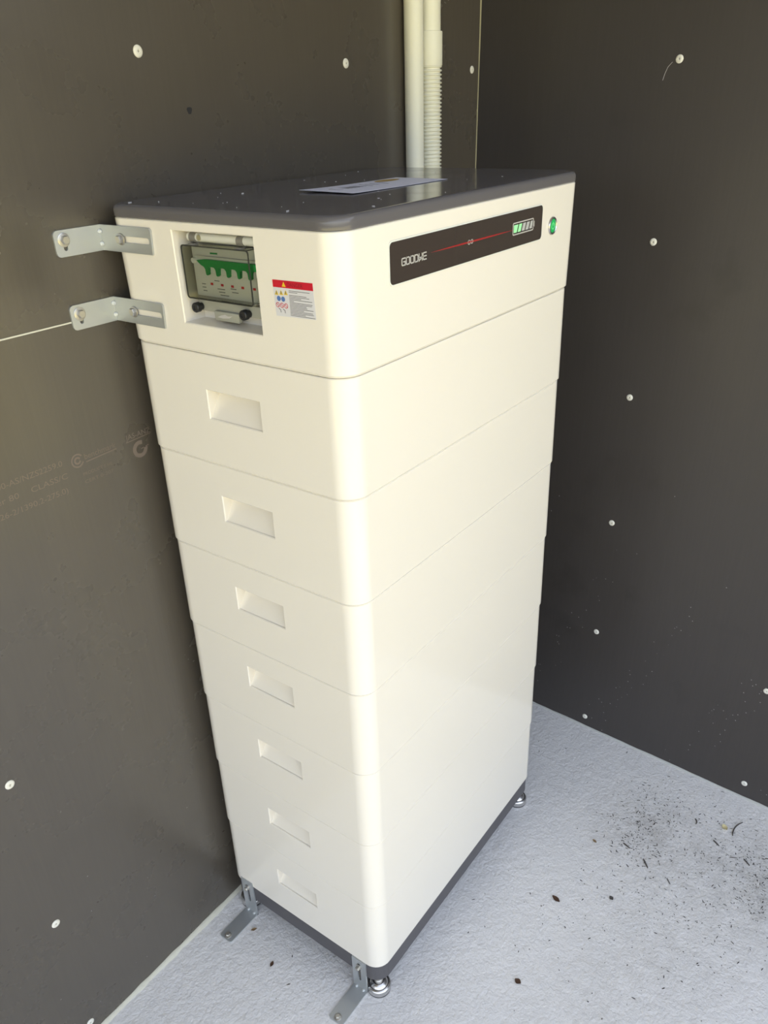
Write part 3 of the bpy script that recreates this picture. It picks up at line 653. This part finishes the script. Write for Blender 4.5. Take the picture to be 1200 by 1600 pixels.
def twig(x, y, L, a, r, label, bend=0.0, m_=None):
    pts = []
    for k in range(7):
        t = k/6-0.5; pts.append((x+math.cos(a)*L*t-math.sin(a)*bend*(0.25-t*t)*4, y+math.sin(a)*L*t+math.cos(a)*bend*(0.25-t*t)*4, r))
    bm = bmesh.new(); tube(bm, pts, [r*0.75, r, r*1.05, r, r*0.95, r*0.8, r*0.6], 7)
    o = finish(bm, 'twig', m_ or M_TWIG, sharp=50); tag(o, label, 'twig', 'twigs on the floor'); return o
twig(0.7824, -0.429, 0.052, -0.17, 0.0014, 'longest curved grey twig, beside the pale yellow petal near the right wall', 0.006)
twig(0.5744, -0.2918, 0.0235, -2.39, 0.0017, 'thick straight dark twig in the middle of the littered floor')
twig(0.5968, -0.2408, 0.0180, -1.88, 0.0017, 'short thick dark twig just below the brown dirt patch')
twig(0.7507, -0.3445, 0.0155, -2.75, 0.0014, 'short bent dark twig between the dirt patch and the yellow petal', 0.003)
twig(0.7155, -0.4008, 0.0165, -2.10, 0.0016, 'short dark twig just below the pale yellow petal')
twig(0.6976, -0.4426, 0.0165, -1.08, 0.0009, 'thin grey twig lying well below the yellow petal')
twig(0.7008, -0.4691, 0.0180, -2.18, 0.0015, 'dark twig near the right edge, above the dense dirt patch')
twig(0.5587, -0.3473, 0.0150, -2.36, 0.0010, 'thin dark twig down the floor from the thick straight one')
def leaf(name, x, y, L, wd, a, material, label, cat, curl=0.002, group=None):
    bm = bmesh.new(); n = 7; ca, sa = math.cos(a), math.sin(a); rows = []
    for i_ in range(n+1):
        t = i_/n; hw = wd/2*math.sin(math.pi*min(max(t, 0.04), 0.97))**0.8; rows.append([])
        for v in (-1, 0, 1):
            u = (t-0.5)*L; q = v*hw; z = 0.0006+curl*(abs(v)*0.7+0.5*(t-0.5)**2*4*0.6)
            rows[-1].append((x+u*ca-q*sa, y+u*sa+q*ca, z))
    for dz in (0, 0.0005):
        g_ = [[bm.verts.new((p_[0], p_[1], p_[2]+dz)) for p_ in r_] for r_ in rows]
        for i_ in range(n):
            for j in range(2): bm.faces.new((g_[i_][j], g_[i_+1][j], g_[i_+1][j+1], g_[i_][j+1]))
        if dz == 0: g0 = g_
    rm = [(i_, 0) for i_ in range(n+1)]+[(n, 1)]+[(i_, 2) for i_ in range(n, -1, -1)]+[(0, 1)]
    for a_, c_ in zip(rm, rm[1:]+rm[:1]): bm.faces.new((g0[a_[0]][a_[1]], g0[c_[0]][c_[1]], g_[c_[0]][c_[1]], g_[a_[0]][a_[1]]))
    return tag(finish(bm, name, material, sharp=70), label, cat, group)
leaf('dry_leaf', 0.3844, -0.1705, 0.019, 0.010, -1.86, M_LEAF, 'dark brown dry leaf on bare floor right of the tower', 'leaf')
leaf('seed_husk', 0.1805, -0.1883, 0.013, 0.011, -1.7, M_LEAF, 'round brown husk on the floor right of the near chrome foot', 'seed')
leaf('dark_pebble', 0.4511, -0.2639, 0.010, 0.009, 1.0, M_TWIG, 'small grey crumb right of the dark brown leaf', 'crumb')
leaf('seed_husk', -0.029, 0.3015, 0.012, 0.006, -0.6, M_TANLEAF, 'tan husk on the floor beside the rear floor bracket', 'seed')
leaf('seed_husk', -0.0625, 0.2202, 0.012, 0.007, 0.3, M_LEAF, 'brown husk on the floor midway between the two floor brackets', 'seed')
leaf('petal', 0.7693, -0.4039, 0.016, 0.012, 0.8, M_PETAL, 'pale yellow petal beside the longest curved twig', 'petal', 0.004)
leaf('petal', 0.5683, -0.1777, 0.011, 0.006, 1.2, M_TANLEAF, 'small yellowish petal left of the dirt patches near the tower', 'petal')

# fine fibre hanging from the uppermost screw cap of the right wall
bm = bmesh.new(); tube(bm, [(xr(y, z)-0.0012, y, z) for y, z in ((-0.0050, 1.5050), (0.0020, 1.4980), (0.0060, 1.4880), (0.0085, 1.4780))], 0.00035, 5)
finish(bm, 'fibre', M_CRUMB, wall_right)

# small dark knot showing through the upper left board
bm = bmesh.new(); plate(bm, [(0.1781+0.0042*math.cos(a)*(1+0.25*math.sin(3*a)), 1.4582+0.0052*math.sin(a)*(1+0.2*math.cos(2*a))) for a in [k*math.pi/9 for k in range(18)]], [], 0.00015, wl(0, 0))
finish(bm, 'knot', M_RUBBER, wall_left)
